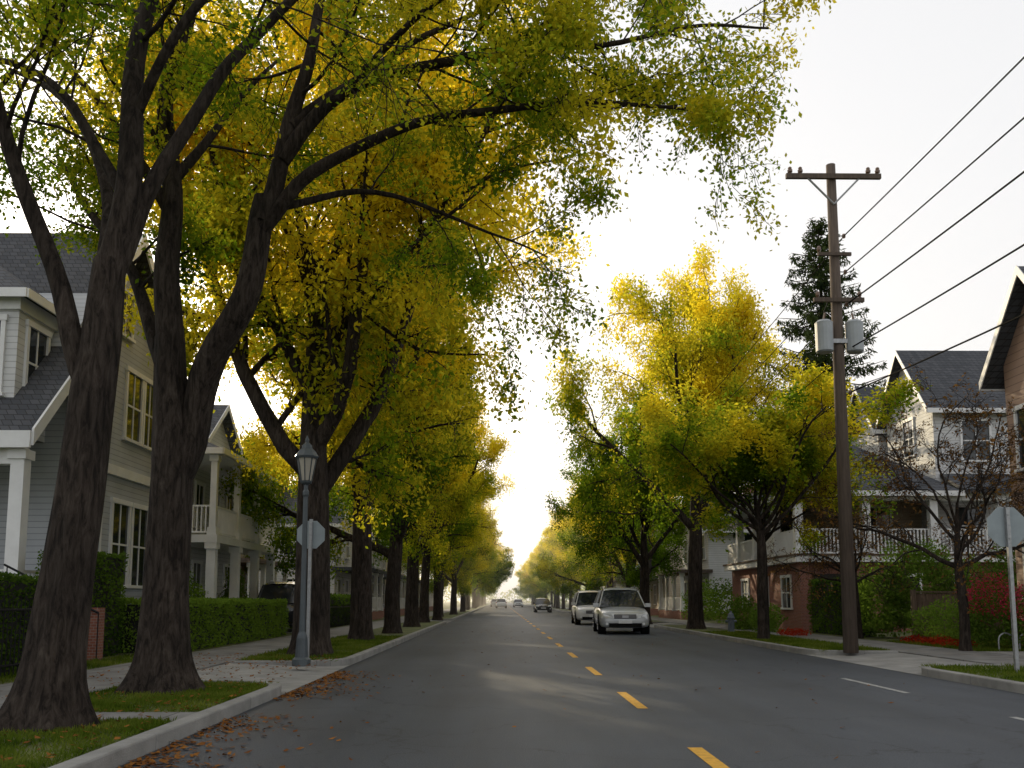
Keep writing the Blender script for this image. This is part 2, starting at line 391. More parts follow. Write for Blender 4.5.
cfgN=dict(max=3,wob=.13,trop=[.02,.0,-.04,-.09],n=[6,6,5],t0=.2,ang=(25,60),ratio=.5,leaf=33,spread=.12)
def near_trunk(T,pts,rad):
    P=np.array(pts,float); tt=np.linspace(0,len(P)-1,34)
    PI=np.stack([np.interp(tt,range(len(P)),P[:,k]) for k in range(3)],1); RI=np.interp(tt,range(len(P)),rad)
    for _ in range(2): PI[1:-1]=(PI[:-2]+2*PI[1:-1]+PI[2:])/4
    T.tube(PI,RI,22)
    v=T.V[-1]; base=P[0]
    for i in range(len(v)):
        h=v[i][2]-.1
        if h<.7:
            a=math.atan2(v[i][1]-base[1],v[i][0]-base[0]); k=1+.45*max(0,(1-max(h,0)/.7))**2*(.7+.5*math.sin(a*5+1))
            v[i][0]=base[0]+(v[i][0]-base[0])*k; v[i][1]=base[1]+(v[i][1]-base[1])*k
    return PI,RI
TA=Tree(101)
near_trunk(TA,[(-4.25,8.7,.0),(-4.22,8.7,.45),(-4.12,8.7,1.6),(-4.06,8.72,2.4),(-4.03,8.75,3.3),(-3.98,8.78,3.95),(-3.95,8.8,4.7)],[.36,.29,.235,.22,.21,.185,.15])
limbsA=[([(-3.96,8.8,4.4),(-3.84,8.85,5.4),(-3.8,8.9,6.3),(-3.86,9.1,7.6),(-3.6,9.5,9.3),(-3.2,9.8,11)],.155,.04),
 ([(-3.97,8.8,4.4),(-3.6,9.0,5.5),(-3.2,9.3,6.9),(-2.7,9.7,7.8),(-1.9,10.3,9.4),(-1.0,10.8,10.6)],.10,.03),
 ([(-4.04,8.75,3.3),(-4.5,8.7,4.6),(-4.9,8.6,5.9),(-5.3,8.5,7.0),(-6.0,8.3,8.6)],.12,.035),
 ([(-3.98,8.8,4.6),(-4.3,9.3,5.9),(-5.0,10.0,7.0),(-6.2,10.8,8.0)],.085,.025),
 ([(-3.85,8.85,5.4),(-4.6,9.2,6.6),(-5.5,9.4,7.2),(-6.8,9.8,7.5)],.065,.02),
 ([(-3.8,8.9,6.3),(-3.2,8.6,7.2),(-2.2,8.4,7.9),(-.8,8.4,8.3)],.06,.02)]
for p,a,b in limbsA:
    o,r=TA.limb(p,a,b,10); TA.along(o,r,.55,2.2,1,cfgN,.42)
MA=TA.mesh('near_maple_mesh_a',M_bark,M_leaf,.07)
TB=Tree(207)
near_trunk(TB,[(-4.42,12.1,.0),(-4.42,12.1,.4),(-4.43,12.1,1.4),(-4.43,12.1,2.4),(-4.43,12.1,3.2),(-4.5,12.1,4.0),(-4.55,12.1,4.9)],[.42,.35,.29,.28,.27,.22,.19])
limbsB=[([(-4.53,12.1,4.5),(-4.6,12.1,6.4),(-4.76,12.2,8.1),(-4.6,12.4,9.9),(-4.3,12.6,11.8)],.20,.05,.4),
 ([(-4.4,12.1,2.9),(-4.1,12.08,3.9),(-3.75,12.05,4.9),(-3.48,12,5.8),(-3.2,12,6.8)],.22,.165,2),
 ([(-3.28,12,6.5),(-3.05,12,7.4),(-2.85,12,8.4),(-2.6,12.2,9.9),(-2.2,12.4,11.8)],.14,.035,.35),
 ([(-3.3,12,6.4),(-2.4,12,7.4),(-1.0,11.9,7.95),(.85,11.8,8.15),(2.2,11.6,8.05),(3.0,11.5,7.8)],.11,.016,.35),
 ([(-3.05,12,7.4),(-2.28,12,8.4),(-.3,12,9.0),(1.43,12,9.2),(2.8,11.9,9.35),(3.8,11.8,9.35)],.11,.015,.3),
 ([(-3.2,12,6.7),(-2.1,12.6,7.2),(-.9,12.9,7.1),(.0,13.2,6.8),(.7,13.3,6.5)],.06,.012,.35),
 ([(-4.5,12.1,4.1),(-5.0,12.4,5.4),(-5.9,12.9,6.8),(-7.0,13.5,8.2)],.13,.03,.35),
 ([(-4.68,12.15,7.1),(-4.1,12.8,8.5),(-3.6,13.5,9.8)],.09,.025,.3),
 ([(-2.95,12,7.9),(-1.8,12.7,9.3),(-.6,13.2,10.4),(.9,13.6,11.2)],.09,.02,.3),
 ([(-2.2,12,8.4),(-.9,11.2,9.2),(.8,10.6,9.5),(2.2,10.4,9.3)],.06,.012,.3),
 ([(-4.65,12.2,6.7),(-5.6,11.8,8.2),(-6.8,11.4,9.3)],.09,.02,.3)]
for p,a,b,t0 in limbsB:
    o,r=TB.limb(p,a,b,12)
    if t0<1: TB.along(o,r,.42,1.95,1,cfgN,t0)
MBm=TB.mesh('near_maple_mesh_b',M_bark,M_leaf,.08)
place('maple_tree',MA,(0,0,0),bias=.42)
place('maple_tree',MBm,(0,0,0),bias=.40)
rng=np.random.default_rng(5)
rowL=[(-4.1,19.7,M1,.6,(1.08,1.08,1.24),.74),(-4.1,27,M2,1.9,(1.0,1.0,1.12),.84),(-3.9,33,M3,3.3,(.9,.9,1.05),.42),(-4.0,41,M1,4.5,(.85,.85,1.0),.7),(-4.1,49,M2,5.5,(.82,.82,.95),.55)]
meshes=[M1,M2,M3]
y=57
while y<250:
    s=rng.uniform(.74,.85); rowL.append((-4.1+rng.uniform(-.3,.3),y,meshes[int(rng.integers(3))],rng.uniform(0,6),(s,s,rng.uniform(.82,1.0)),rng.uniform(.5,.8))); y+=rng.uniform(8,11)
rowR=[(8.2,38,M2,.4,(.98,.98,1.2),.52),(7.7,48,M3,1.7,(.9,.9,.95),.12)]
y=59
while y<250:
    s=rng.uniform(.72,.85); rowR.append((8.6+rng.uniform(-.3,.3),y,meshes[int(rng.integers(3))],rng.uniform(0,6),(s,s,rng.uniform(.75,.95)),rng.uniform(.45,.8))); y+=rng.uniform(8,12)
for x,y,me,rz,sc,b in rowL+rowR: place('maple_tree',me,(x,y,.1),rz,sc,b)
place('small_maple_tree',M4,(7.85,27,.1),.5,(1.25,1.25,1.04),.60)
place('small_maple_tree',M4,(8.4,28.6,.1),2.7,(.9,.9,.95),.52)
place('bare_tree',M5,(10.9,21.2,.1),0,1.0,.5)
place('bare_tree',M5,(11.2,28.2,.1),2,.8,.5)
for x,y,me,rz,sc,b in [(-17,44,M3,1,.85,.5),(-15,56,M1,2,.9,.6),(-24,30,M2,3,1.,.5),(-14,74,M2,4,.9,.6),(30,84,M3,2,1.,.5),(17,98,M2,1,1.,.5),(-16,95,M1,2,1.,.5)]:
    place('garden_tree',me,(x,y,.1),rz,sc,b)
def leafcloud(name,blobs,count,size,material,seed=1,shell=.0,aspect=.6,core=None,bias=.5,squash=None):
    rg=np.random.default_rng(seed); out=[]
    tot=sum(b[3]*b[4]*b[5] for b in blobs)
    for cx,cy,cz,rx,ry,rzz in blobs:
        n=int(count*rx*ry*rzz/tot); d=rg.normal(size=(n,3)); d/=np.linalg.norm(d,axis=1,keepdims=True)
        rr=rg.uniform(shell**3,1,n)**(1/3.)
        lump=1+.16*np.sin(d[:,0]*5+cx)*np.sin(d[:,1]*6+cy)+.12*np.sin(d[:,2]*9+cx*2)
        out.append(np.array([cx,cy,cz])+d*(rr*lump)[:,None]*np.array([rx,ry,rzz]))
    V,F=leafquads(np.concatenate(out),size,rg,aspect,.1)
    o=link(bpy.data.objects.new(name,npmesh(name,V,F,np.zeros(len(F),int),[material]))); o.color=(bias,0,0,1)
    return o
blobs=[]
for i in range(90):
    x=rng.uniform(-260,260); 
    if abs(x)<9: continue
    blobs.append((x,rng.uniform(270,420),rng.uniform(4,7),rng.uniform(6,11),6,rng.uniform(5,9)))
blobs+= [(-8,460,3,7,5,4),(8,470,3,7,5,4),(0,480,2,8,4,3)]
leafcloud('distant_tree_mass',blobs,60000,1.1,M_leaf,3,.5)

TS=Tree(77)
TS.tube([(0,0,0),(0,0,8),(0,0,14),(0,0,20.4)],[.34,.24,.14,.02],8)
z=4.
while z<20.2:
    t=(20.4-z)/16.4; L=.4+5.0*t**.68
    for k in range(7):
        az=k*.898+z*2.1+TS.rng.uniform(-.25,.25); l=L*TS.rng.uniform(.65,1.1)
        p0=np.array([0,0,z+TS.rng.uniform(-.2,.2)]); o=np.array([math.cos(az),math.sin(az),0])
        pts=[p0,p0+o*l*.5+np.array([0,0,-.12*l]),p0+o*l+np.array([0,0,-.0*l])]
        TS.tube(pts,[.05*t+.02,.035,.012],3)
        n=int(110*l/1.5)+16; tt=TS.rng.uniform(.08,1.,n)
        C=p0+o*(tt*l)[:,None]+np.array([0,0,1.])*(-.48*l*tt*(1-tt))[:,None]
        side=np.cross(o,[0,0,1.]); C+=side*(TS.rng.uniform(-1,1,n)*.15*l*(1.1-tt))[:,None]; C[:,2]-=TS.rng.uniform(0,.26,n)
        TS.A.append(C)
    z+=.62
MS=TS.mesh('spruce_mesh',M_bark,M_needle,.28,.26,.9)
place('spruce_tree',MS,(17.0,46,.1),0,(1,1,1.05),.3)

# ------------------------------------------------------------ ground
def sheet(name,x0,x1,y0,y1,z,m):
    b=MB(); b.add([(x0,y0,z),(x1,y0,z),(x1,y1,z),(x0,y1,z)],[(0,1,2,3)],m); return b.build(name)
sheet('ground',-2500,2500,-300,4500,-.03,M_grass)
sheet('road',-3.0,7.3,-60,900,0,M_asph)
KL=-3.0; KR=7.3
kb=MB(); vb=MB()
def verge(xr,xin,s,y0,y1,r=1.1,k=.17):
    def path(off):
        rr=r-off; P=[(xin,y0+off)]
        for i in range(7):
            a=i/6*math.pi/2; P.append((xr-s*r+s*rr*math.sin(a),y0+r-rr*math.cos(a)))
        y=y0+r
        while y+3<min(y1-r,90): y+=3; P.append((xr-s*off,y))
        for i in range(7):
            a=i/6*math.pi/2; P.append((xr-s*r+s*rr*math.cos(a),y1-r+rr*math.sin(a)))
        P.append((xin,y1-off)); return P
    A=path(0);B=path(k);C=path(k+.003)
    for i in range(len(A)-1):
        g=.004
        def lerp(p,q,t): return (p[0]+(q[0]-p[0])*t,p[1]+(q[1]-p[1])*t)
        L=math.dist(A[i],A[i+1]); t=g/max(L,.05) if L>2 else 0
        a0=lerp(A[i],A[i+1],t);a1=lerp(A[i],A[i+1],1-t);b0=lerp(B[i],B[i+1],t);b1=lerp(B[i],B[i+1],1-t)
        q=[a0,a1,b1,b0] if s>0 else [b0,b1,a1,a0]
        kb.hexa([(x,y,-.02) for x,y in q]+[(x,y,.14) for x,y in q],M_concrete)
    vb.prism(C if s>0 else C[::-1],'z',-.02,.11,M_grass)
for y0,y1 in [(-50,13.6),(17.6,52),(57,600)]: verge(KL,-5.2,1,y0,y1)
for y0,y1 in [(-50,16.6),(20.9,44),(49,600)]: verge(KR,9.2,-1,y0,y1)
kb.build('kerb',bevel=.02); vb.build('grass_verge')
b=MB()
b.box(-7.0,-5.203,-50,600,-.02,.125,M_walk); b.box(9.203,11.0,-50,600,-.02,.125,M_walk)
b.box(-5.2,KL-.176,9.1,9.8,-.02,.12,M_walk)
b.build('sidewalk')
b=MB()
def apron(x0,x1,y0,y1):
    b.add([(x0,y0,.006),(x1,y0,.10),(x1,y1,.10),(x0,y1,.006)],[(0,1,2,3)],M_concrete)
apron(KL,-5.2,12.4,18.8); apron(KL,-5.2,51,58); apron(KR,9.2,15.4,22.1); apron(KR,9.2,43,50)
b.box(-20,-7.003,33.5,37.5,-.02,.13,M_concrete); b.box(11.003,25,17,20.8,-.02,.13,M_concrete)
b.build('driveway')
b=MB()
b.box(-70,-7.003,-50,33.5,-.02,.115,M_grass); b.box(-70,-7.003,37.5,500,-.02,.115,M_grass)
b.box(11.003,80,-50,17,-.02,.115,M_grass); b.box(11.003,80,20.8,500,-.02,.115,M_grass)
b.build('lawn')
b=MB(); y=1.35
while y<330:
    b.add([(1.66,y,.004),(1.79,y,.004),(1.79,y+1.95,.004),(1.66,y+1.95,.004)],[(0,1,2,3)],M_yel); y+=4.85
for y0,y1 in [(8.6,10.2),(12.8,15.2)]: b.add([(5.68,y0,.004),(5.78,y0,.004),(5.78,y1,.004),(5.68,y1,.004)],[(0,1,2,3)],M_wline)
b.build('road_markings')
def blades(name,rects,dens,h):
    rg=np.random.default_rng(9); C=[]
    for x0,x1,y0,y1 in rects:
        n=int((x1-x0)*(y1-y0)*dens); C.append(np.stack([rg.uniform(x0,x1,n),rg.uniform(y0,y1,n),np.full(n,.11)],1))
    C=np.concatenate(C); 
    cl=np.sin(C[:,0]*3.1)*np.sin(C[:,1]*2.3)+np.sin(C[:,0]*7+C[:,1]*5)*.5
    C=C[rg.uniform(-1.6,1.2,len(C))<cl]
    V,F=leafquads(C,h,rg,.16,0,1.6)
    o=link(bpy.data.objects.new(name,npmesh(name,V,F,np.zeros(len(F),int),[M_grassb]))); o.color=(.5,0,0,1)
blades('grass',[(-5.18,-3.2,5.5,9.1),(-5.18,-3.2,9.8,13.2)],5000,.06)
blades('grass',[(-5.18,-3.2,17.9,30),(7.5,9.18,12,16.2),(7.5,9.18,21.2,34),(-7.9,-7.03,10,20),(11.05,15,21,26)],1500,.08)
rg=np.random.default_rng(15); n=2300
x=KL+.03+np.abs(rg.exponential(.30,n)); yy=rg.uniform(6.2,17,n); keep=(np.sin(yy*2.1)+np.sin(yy*.9+1)+rg.uniform(-1.2,1.2,n))>0
C=np.stack([x,yy,np.full(n,.012)],1)[keep]
n2=1100; C2=np.stack([rg.uniform(-6.5,-3.2,n2),rg.uniform(6,20,n2),np.full(n2,.15)],1)
n3=160; C3=np.stack([rg.uniform(-3,6.5,n3),rg.uniform(6,40,n3),np.full(n3,.012)],1)
C=np.concatenate([C,C2,C3]); n=len(C)
a=rg.uniform(0,6.28,n); s=rg.uniform(.018,.045,n)
u=np.stack([np.cos(a)*s,np.sin(a)*s,rg.uniform(0,.02,n)],1); v=np.stack([-np.sin(a)*s*.6,np.cos(a)*s*.6,rg.uniform(-.005,.012,n)],1)
V=np.stack([C-u,C+v,C+u,C-v],1); V[...,2]=np.maximum(V[...,2],C[:,None,2]-.004)
o=link(bpy.data.objects.new('fallen_leaves',npmesh('fallen_leaves',V.reshape(-1,3),np.arange(4*n).reshape(n,4),np.zeros(n,int),[M_litter]))); o.color=(.5,0,0,1)

# ------------------------------------------------------------ building helpers
def window(b,ax,sgn,plane,c,z0,w,h,trim=.09,glass=M_glass,mull=1,hbar=True):
    def bx(a0,a1,d0,d1,za,zb,m):
        lo,hi=sorted((plane+sgn*d0,plane+sgn*d1))
        if ax=='y': b.box(a0,a1,lo,hi,za,zb,m)
        else: b.box(lo,hi,a0,a1,za,zb,m)
    l=c-w/2;r=c+w/2
    bx(l,r,-.05,.012,z0,z0+h,glass)
    bx(l-trim,l,-.05,.06,z0,z0+h,M_trim); bx(r,r+trim,-.05,.06,z0,z0+h,M_trim)
    bx(l-trim-.03,r+trim+.03,-.05,.075,z0+h,z0+h+trim*1.3,M_trim); bx(l-trim-.05,r+trim+.05,-.05,.10,z0-trim*.8,z0,M_trim)
    if hbar: bx(l,r,-.04,.035,z0+h*.5-.025,z0+h*.5+.025,M_trim)
    for i in range(mull):
        cx=l+w*(i+1)/(mull+1); bx(cx-.02,cx+.02,-.04,.032,z0,z0+h*.5-.026,M_trim); bx(cx-.02,cx+.02,-.04,.032,z0+h*.5+.026,z0+h,M_trim)
def slab(b,A,B,C,D,th,m):
    up=Vector((0,0,th)); P=[Vector(p) for p in (A,B,C,D)]
    b.hexa([*P]+[p+up for p in P],m)
def gable_roof(b,x0,x1,y0,y1,ze,zr,axis,ov=.4,th=.14,m=M_roof,trim=M_trim):
    if axis=='x':
        ym=(y0+y1)/2; k=(zr-ze)/(ym-y0); a=ze-k*ov
        slab(b,(x0-ov,y0-ov,a),(x1+ov,y0-ov,a),(x1+ov,ym,zr),(x0-ov,ym,zr),th,m)
        slab(b,(x0-ov,ym,zr),(x1+ov,ym,zr),(x1+ov,y1+ov,a),(x0-ov,y1+ov,a),th,m)
        for xe in (x0-ov-.03,x1+ov): 
            b.prism([(y0-ov,a-.06),(ym,zr-.06),(ym,zr+th+.02),(y0-ov,a+th+.02)],'x',xe,xe+.03,trim)
            b.prism([(ym+.001,zr-.06),(y1+ov,a-.06),(y1+ov,a+th+.02),(ym+.001,zr+th+.02)],'x',xe,xe+.03,trim)
        b.box(x0-ov,x1+ov,y0-ov-.04,y0-ov,a-.05,a+th,trim); b.box(x0-ov,x1+ov,y1+ov,y1+ov+.04,a-.05,a+th,trim)
    else:
        xm=(x0+x1)/2; k=(zr-ze)/(xm-x0); a=ze-k*ov
        slab(b,(x0-ov,y0-ov,a),(xm,y0-ov,zr),(xm,y1+ov,zr),(x0-ov,y1+ov,a),th,m)
        slab(b,(xm,y0-ov,zr),(x1+ov,y0-ov,a),(x1+ov,y1+ov,a),(xm,y1+ov,zr),th,m)
        for ye in (y0-ov-.03,y1+ov):
            b.prism([(x0-ov,a-.06),(xm,zr-.06),(xm,zr+th+.02),(x0-ov,a+th+.02)],'y',ye,ye+.03,trim)
            b.prism([(xm+.001,zr-.06),(x1+ov,a-.06),(x1+ov,a+th+.02),(xm+.001,zr+th+.02)],'y',ye,ye+.03,trim)
        b.box(x0-ov-.04,x0-ov,y0-ov,y1+ov,a-.05,a+th,trim); b.box(x1+ov,x1+ov+.04,y0-ov,y1+ov,a-.05,a+th,trim)
def walls(b,x0,x1,y0,y1,z0,ze,zr,axis,m):
    if axis=='x': b.prism([(y0,z0),(y1,z0),(y1,ze),((y0+y1)/2,zr),(y0,ze)],'x',x0,x1,m)
    else: b.prism([(x0,z0),(x1,z0),(x1,ze),((x0+x1)/2,zr),(x0,ze)],'y',y0,y1,m)
def hip_roof(b,x0,x1,y0,y1,ze,zr,ov=.4,m=M_roof):
    x0-=ov;x1+=ov;y0-=ov;y1+=ov
    w=min(x1-x0,y1-y0)/2
    if x1-x0>=y1-y0: A=(x0+w,(y0+y1)/2,zr);B=(x1-w,(y0+y1)/2,zr)
    else: A=((x0+x1)/2,y0+w,zr);B=((x0+x1)/2,y1-w,zr)
    c=[(x0,y0,ze),(x1,y0,ze),(x1,y1,ze),(x0,y1,ze)]
    if x1-x0>=y1-y0: fs=[(0,1,5,4),(1,2,5),(2,3,4,5),(3,0,4),(3,2,1,0)]
    else: fs=[(0,1,4),(1,2,5,4),(2,3,5),(3,0,4,5),(3,2,1,0)]
    b.add(c+[A,B],fs,m)
    b.box(x0,x1,y0-.04,y0,ze-.16,ze+.04,M_trim); b.box(x0,x1,y1,y1+.04,ze-.16,ze+.04,M_trim)
    b.box(x0-.04,x0,y0,y1,ze-.16,ze+.04,M_trim); b.box(x1,x1+.04,y0,y1,ze-.16,ze+.04,M_trim)
def railing(b,p0,p1,z,h=1.,m=M_trim,step=.14,r=.02):
    p0=Vector(p0);p1=Vector(p1);d=p1-p0;L=d.length;n=int(L/step)
    for zz in (z+.1,z+h): b.cyl((p0.x,p0.y,zz),(p1.x,p1.y,zz),.04,.04,4,m)
    for i in range(n+1):
        q=p0+d*(i/n); b.box(q.x-r,q.x+r,q.y-r,q.y+r,z+.1,z+h,m)
def column(b,x,y,z0,z1,w=.13,m=M_trim):
    b.box(x-w,x+w,y-w,y+w,z0+.25,z1-.2,m); b.box(x-w-.05,x+w+.05,y-w-.05,y+w+.05,z0,z0+.25,m); b.box(x-w-.05,x+w+.05,y-w-.05,y+w+.05,z1-.2,z1,m)

# ---- L1 : grey victorian house
h=empty('grey_siding_house')
b=MB()
b.prism([(20.6,.1),(26,.1),(26,8.5),(23.4,10.9),(20.6,7.35)],'x',-19,-10,M_sidL)
b.box(-19,-9.95,20.55,26.05,.1,.75,M_brick)
b.build('walls',h)
b=MB()
slab(b,(-19.4,18.3,4.55),(-9.6,18.3,4.55),(-9.6,20.4,6.75),(-19.4,20.4,6.75),.16,M_roof)
slab(b,(-19.4,20.4,6.75),(-9.6,20.4,6.75),(-9.6,23.4,10.95),(-19.4,23.4,10.95),.16,M_roof)
slab(b,(-19.4,23.4,10.95),(-9.6,23.4,10.95),(-9.6,26.5,8.1),(-19.4,26.5,8.1),.16,M_roof)
for q in ([(18.3,4.45),(20.4,6.6),(20.4,6.95),(18.3,4.8)],[(20.4,6.6),(23.4,10.8),(23.4,11.15),(20.4,6.95)],[(23.4,10.8),(26.5,7.95),(26.5,8.3),(23.4,11.15)]):
    b.prism(q,'x',-9.6,-9.55,M_trim)
b.box(-19.4,-9.6,18.24,18.3,4.4,4.75,M_trim)
b.box(-16,-15,23.0,23.8,9.5,12.3,M_brick)
b.build('roof',h)
b=MB()
b.box(-13.6,-10.5,19.2,22.4,4.9,7.9,M_sidW)
b.box(-13.66,-10.44,19.14,22.4,5.35,5.5,M_trim); b.box(-13.66,-10.44,19.12,22.4,7.6,7.9,M_trim)
for cx in (-12.9,-11.35): window(b,'y',-1,19.2,cx,5.75,1.0,1.6,.1)
window(b,'x',1,-10.5,20.0,5.75,.8,1.6,.1)
hip_roof(b,-13.6,-10.5,19.2,23.5,7.95,9.3,.3)
b.build('dormer',h)
b=MB()
window(b,'x',1,-10,22.2,5.6,.75,1.7,.1); window(b,'x',1,-10,24.2,5.6,.95,1.8,.1); window(b,'x',1,-10,25.3,5.6,.75,1.8,.1)
window(b,'x',1,-10,23.4,8.3,.8,1.1,.1)
window(b,'x',1,-10,22.0,1.7,.9,2.1,.1); window(b,'x',1,-10,23.7,1.7,1.0,2.1,.1); window(b,'x',1,-10,25.0,1.7,1.0,2.1,.1)
b.box(-10.0,-9.9,20.6,26.05,4.5,4.75,M_trim); b.box(-9.98,-9.88,25.9,26.06,.75,8.4,M_trim); b.box(-10.0,-9.9,20.55,20.75,.75,7.2,M_trim)
window(b,'y',-1,20.6,-12.5,1.7,1.3,1.9,.1); b.box(-15.2,-14.2,20.52,20.6,.9,3.1,M_dark)
b.build('windows',h)
b=MB()
b.box(-19,-9.8,18.5,20.55,.1,.9,M_brick); b.box(-19.1,-9.7,18.4,20.55,.9,1.0,M_fence)
for x in (-9.95,-12.6,-15.3): column(b,x,18.62,1.0,4.4,.14)
b.box(-19,-9.85,18.5,18.75,4.1,4.45,M_trim)
railing(b,(-12.45,18.62,0),(-10.1,18.62,0),1.0,.9); railing(b,(-9.95,18.8,0),(-9.95,20.5,0),1.0,.9)
b.build('porch',h)
st=empty('entry_steps')
b=MB()
for i in range(5): b.box(-8.2-.32*i-.32,-8.2-.32*i,16.6,18.0,.1,.1+.18*(i+1),M_brick)
b.box(-9.9,-7.9,18.0,18.25,.1,1.15,M_brick)
b.build('steps',st)
b=MB()
for y in (16.62,17.96):
    b.poly_tube([(-7.9,y,1.05),(-9.8,y,2.0)],.025,6,M_iron)
    for i in range(9):
        x=-7.9-.23*i; b.cyl((x,y,.1),(x,y,1.05+.115*i*1),.012,.012,5,M_iron)
b.build('handrail',st)
# ---- L2
h=empty('white_balcony_house')
b=MB(); walls(b,-20,-10.8,31,37,.1,6.3,8.6,'x',M_sidW); b.box(-20,-10.75,30.95,37.05,.1,.6,M_concrete); b.build('walls',h)
b=MB(); gable_roof(b,-20,-10.8,31,37,6.3,8.6,'x'); b.box(-10.9,-9.0,28.9,37,6.0,6.15,M_trim)
hip_roof(b,-15,-9.2,29.1,33.4,6.17,7.3,.25); b.build('roof',h)
b=MB()
b.box(-14,-9.1,29,36.9,3.15,3.4,M_trim)
for x,y in ((-9.3,29.2),(-9.3,31.8),(-9.3,34.3),(-9.3,36.7),(-11.5,29.2),(-13.8,29.2)):
    column(b,x,y,.2,3.15,.14); column(b,x,y,3.4,6.0,.1)
railing(b,(-9.3,29.3,0),(-9.3,36.6,0),3.4,.95); railing(b,(-13.8,29.2,0),(-9.4,29.2,0),3.4,.95)
railing(b,(-9.3,29.3,0),(-9.3,36.6,0),.3,.9)
b.box(-14,-9.1,29,36.9,.1,.3,M_concrete)
b.build('balcony',h)
b=MB()
for y in (32.2,34.,35.8): window(b,'x',1,-10.8,y,3.9,.8,1.5); window(b,'x',1,-10.8,y,.9,.8,1.7)
for x in (-12.,-14.5): window(b,'y',-1,31,x,3.9,.9,1.5); window(b,'y',-1,31,x,.9,.9,1.7)
b.build('windows',h)
def house(name,x0,x1,y0,y1,ze,zr,axis,wm,rm,face,porch=True):
    h=empty(name); b=MB(); walls(b,x0,x1,y0,y1,.1,ze,zr,axis,wm); b.box(x0-.04,x1+.04,y0-.04,y1+.04,.1,.5,M_brick); b.build('walls',h)
    b=MB(); gable_roof(b,x0,x1,y0,y1,ze,zr,axis,.45,.14,rm); b.box((x0+x1)/2-.4,(x0+x1)/2+.4,y1-2,y1-1.2,ze,zr+1,M_brick); b.build('roof',h)
    b=MB(); px=x1 if face>0 else x0
    ns=2 if ze>4.5 else 1
    for s in range(ns):
        n=3; 
        for i in range(n): window(b,'x',face,px,y0+(y1-y0)*(i+.5)/n,1.0+2.9*s,1.0,1.5)
        for i in range(2): window(b,'y',-1,y0,x0+(x1-x0)*(i+.5)/2,1.0+2.9*s,1.0,1.5)
    b.build('windows',h)
    if porch:
        b=MB(); d=1.8*face; a,c=sorted((px,px+d)); 
        b.box(a,c,y0,y1,.1,.6,M_brick)
        slab(b,(a-.2,y0-.2,3.0),(c+.2,y0-.2,3.0),(c+.2,y1+.2,3.0),(a-.2,y1+.2,3.0),.2,rm)
        for i in range(4): column(b,px+d*.92,y0+.2+(y1-y0-.4)*i/3,.6,3.0,.1)
        railing(b,(px+d*.92,y0+.2,0),(px+d*.92,y1-.2,0),.6,.85); b.build('porch',h)
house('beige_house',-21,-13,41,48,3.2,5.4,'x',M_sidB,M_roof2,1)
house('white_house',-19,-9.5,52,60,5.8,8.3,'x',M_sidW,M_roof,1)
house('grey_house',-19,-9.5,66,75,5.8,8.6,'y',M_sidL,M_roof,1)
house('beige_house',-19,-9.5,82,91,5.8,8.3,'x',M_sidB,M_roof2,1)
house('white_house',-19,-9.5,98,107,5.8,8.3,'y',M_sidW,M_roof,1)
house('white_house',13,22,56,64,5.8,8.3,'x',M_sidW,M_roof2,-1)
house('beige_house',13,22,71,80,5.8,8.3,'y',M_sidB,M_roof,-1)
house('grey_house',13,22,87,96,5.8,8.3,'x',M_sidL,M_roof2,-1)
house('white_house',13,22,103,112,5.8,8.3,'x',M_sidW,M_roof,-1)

# ---- R1 : house with white balcony on brick base and tall gabled wing
h=empty('balcony_house')
b=MB()
b.box(11.6,26,34.4,45,.1,2.75,M_brick)
b.box(14.0,17.5,37,45,2.75,6.2,M_sidB)
b.box(13.2,13.9,34.2,34.4,.1,2.75,M_brick); b.box(11.4,11.8,34.2,34.6,.1,2.75,M_brick)
walls(b,17.5,26,35.6,39.9,2.75,9.3,11.9,'x',M_sidW)
walls(b,17.3,25,40.4,43.6,2.75,9.3,11.3,'x',M_sidW)
b.build('walls',h)
b=MB()
b.box(11.2,21,34,35.58,2.75,3.0,M_trim); b.box(11.2,14,35.58,45,2.75,3.0,M_trim); b.box(11.15,21,33.96,45,2.98,3.06,M_fence)
for x in (11.4,14.0,16.6,19.2,20.9): column(b,x,34.2,3.0,5.3,.15)
for y in (37,39.8,42.6): column(b,11.4,y,3.0,5.3,.15)
railing(b,(11.5,34.2,0),(20.9,34.2,0),3.0,1.,r=.028); railing(b,(11.4,34.3,0),(11.4,44.8,0),3.0,1.,r=.028)
b.box(11.25,21,34.05,34.35,5.1,5.35,M_trim); b.box(11.25,11.55,34.4,45,5.1,5.35,M_trim)
b.build('balcony',h)
b=MB(); hip_roof(b,11.3,17.3,34.1,45,5.4,8.0,.35)
slab(b,(17.66,33.7,5.36),(21.3,33.7,5.36),(21.3,35.58,6.2),(17.66,35.58,6.2),.14,M_roof)
gable_roof(b,17.5,26,35.6,39.9,9.3,11.9,'x',.4); gable_roof(b,17.3,25,40.4,43.6,9.3,11.3,'x',.35)
b.build('roof',h)
b=MB()
b.box(12.0,13.0,34.34,34.4,.2,2.3,M_dark); 
window(b,'y',-1,37,15.6,3.6,1.1,1.5)
window(b,'y',-1,35.6,18.8,3.5,1.0,1.5); window(b,'x',-1,17.5,37.75,7.4,.9,1.5); window(b,'x',-1,17.5,37.75,9.9,.6,.8)
for x in (19.2,22): window(b,'y',-1,35.6,x,6.9,1.1,1.6)
for y in (36.4,39.5,42.5): window(b,'x',-1,11.6,y,1.0,1.1,1.2)
for x in (15.5,18): window(b,'y',-1,34.4,x,1.0,1.1,1.2)
b.build('windows',h)
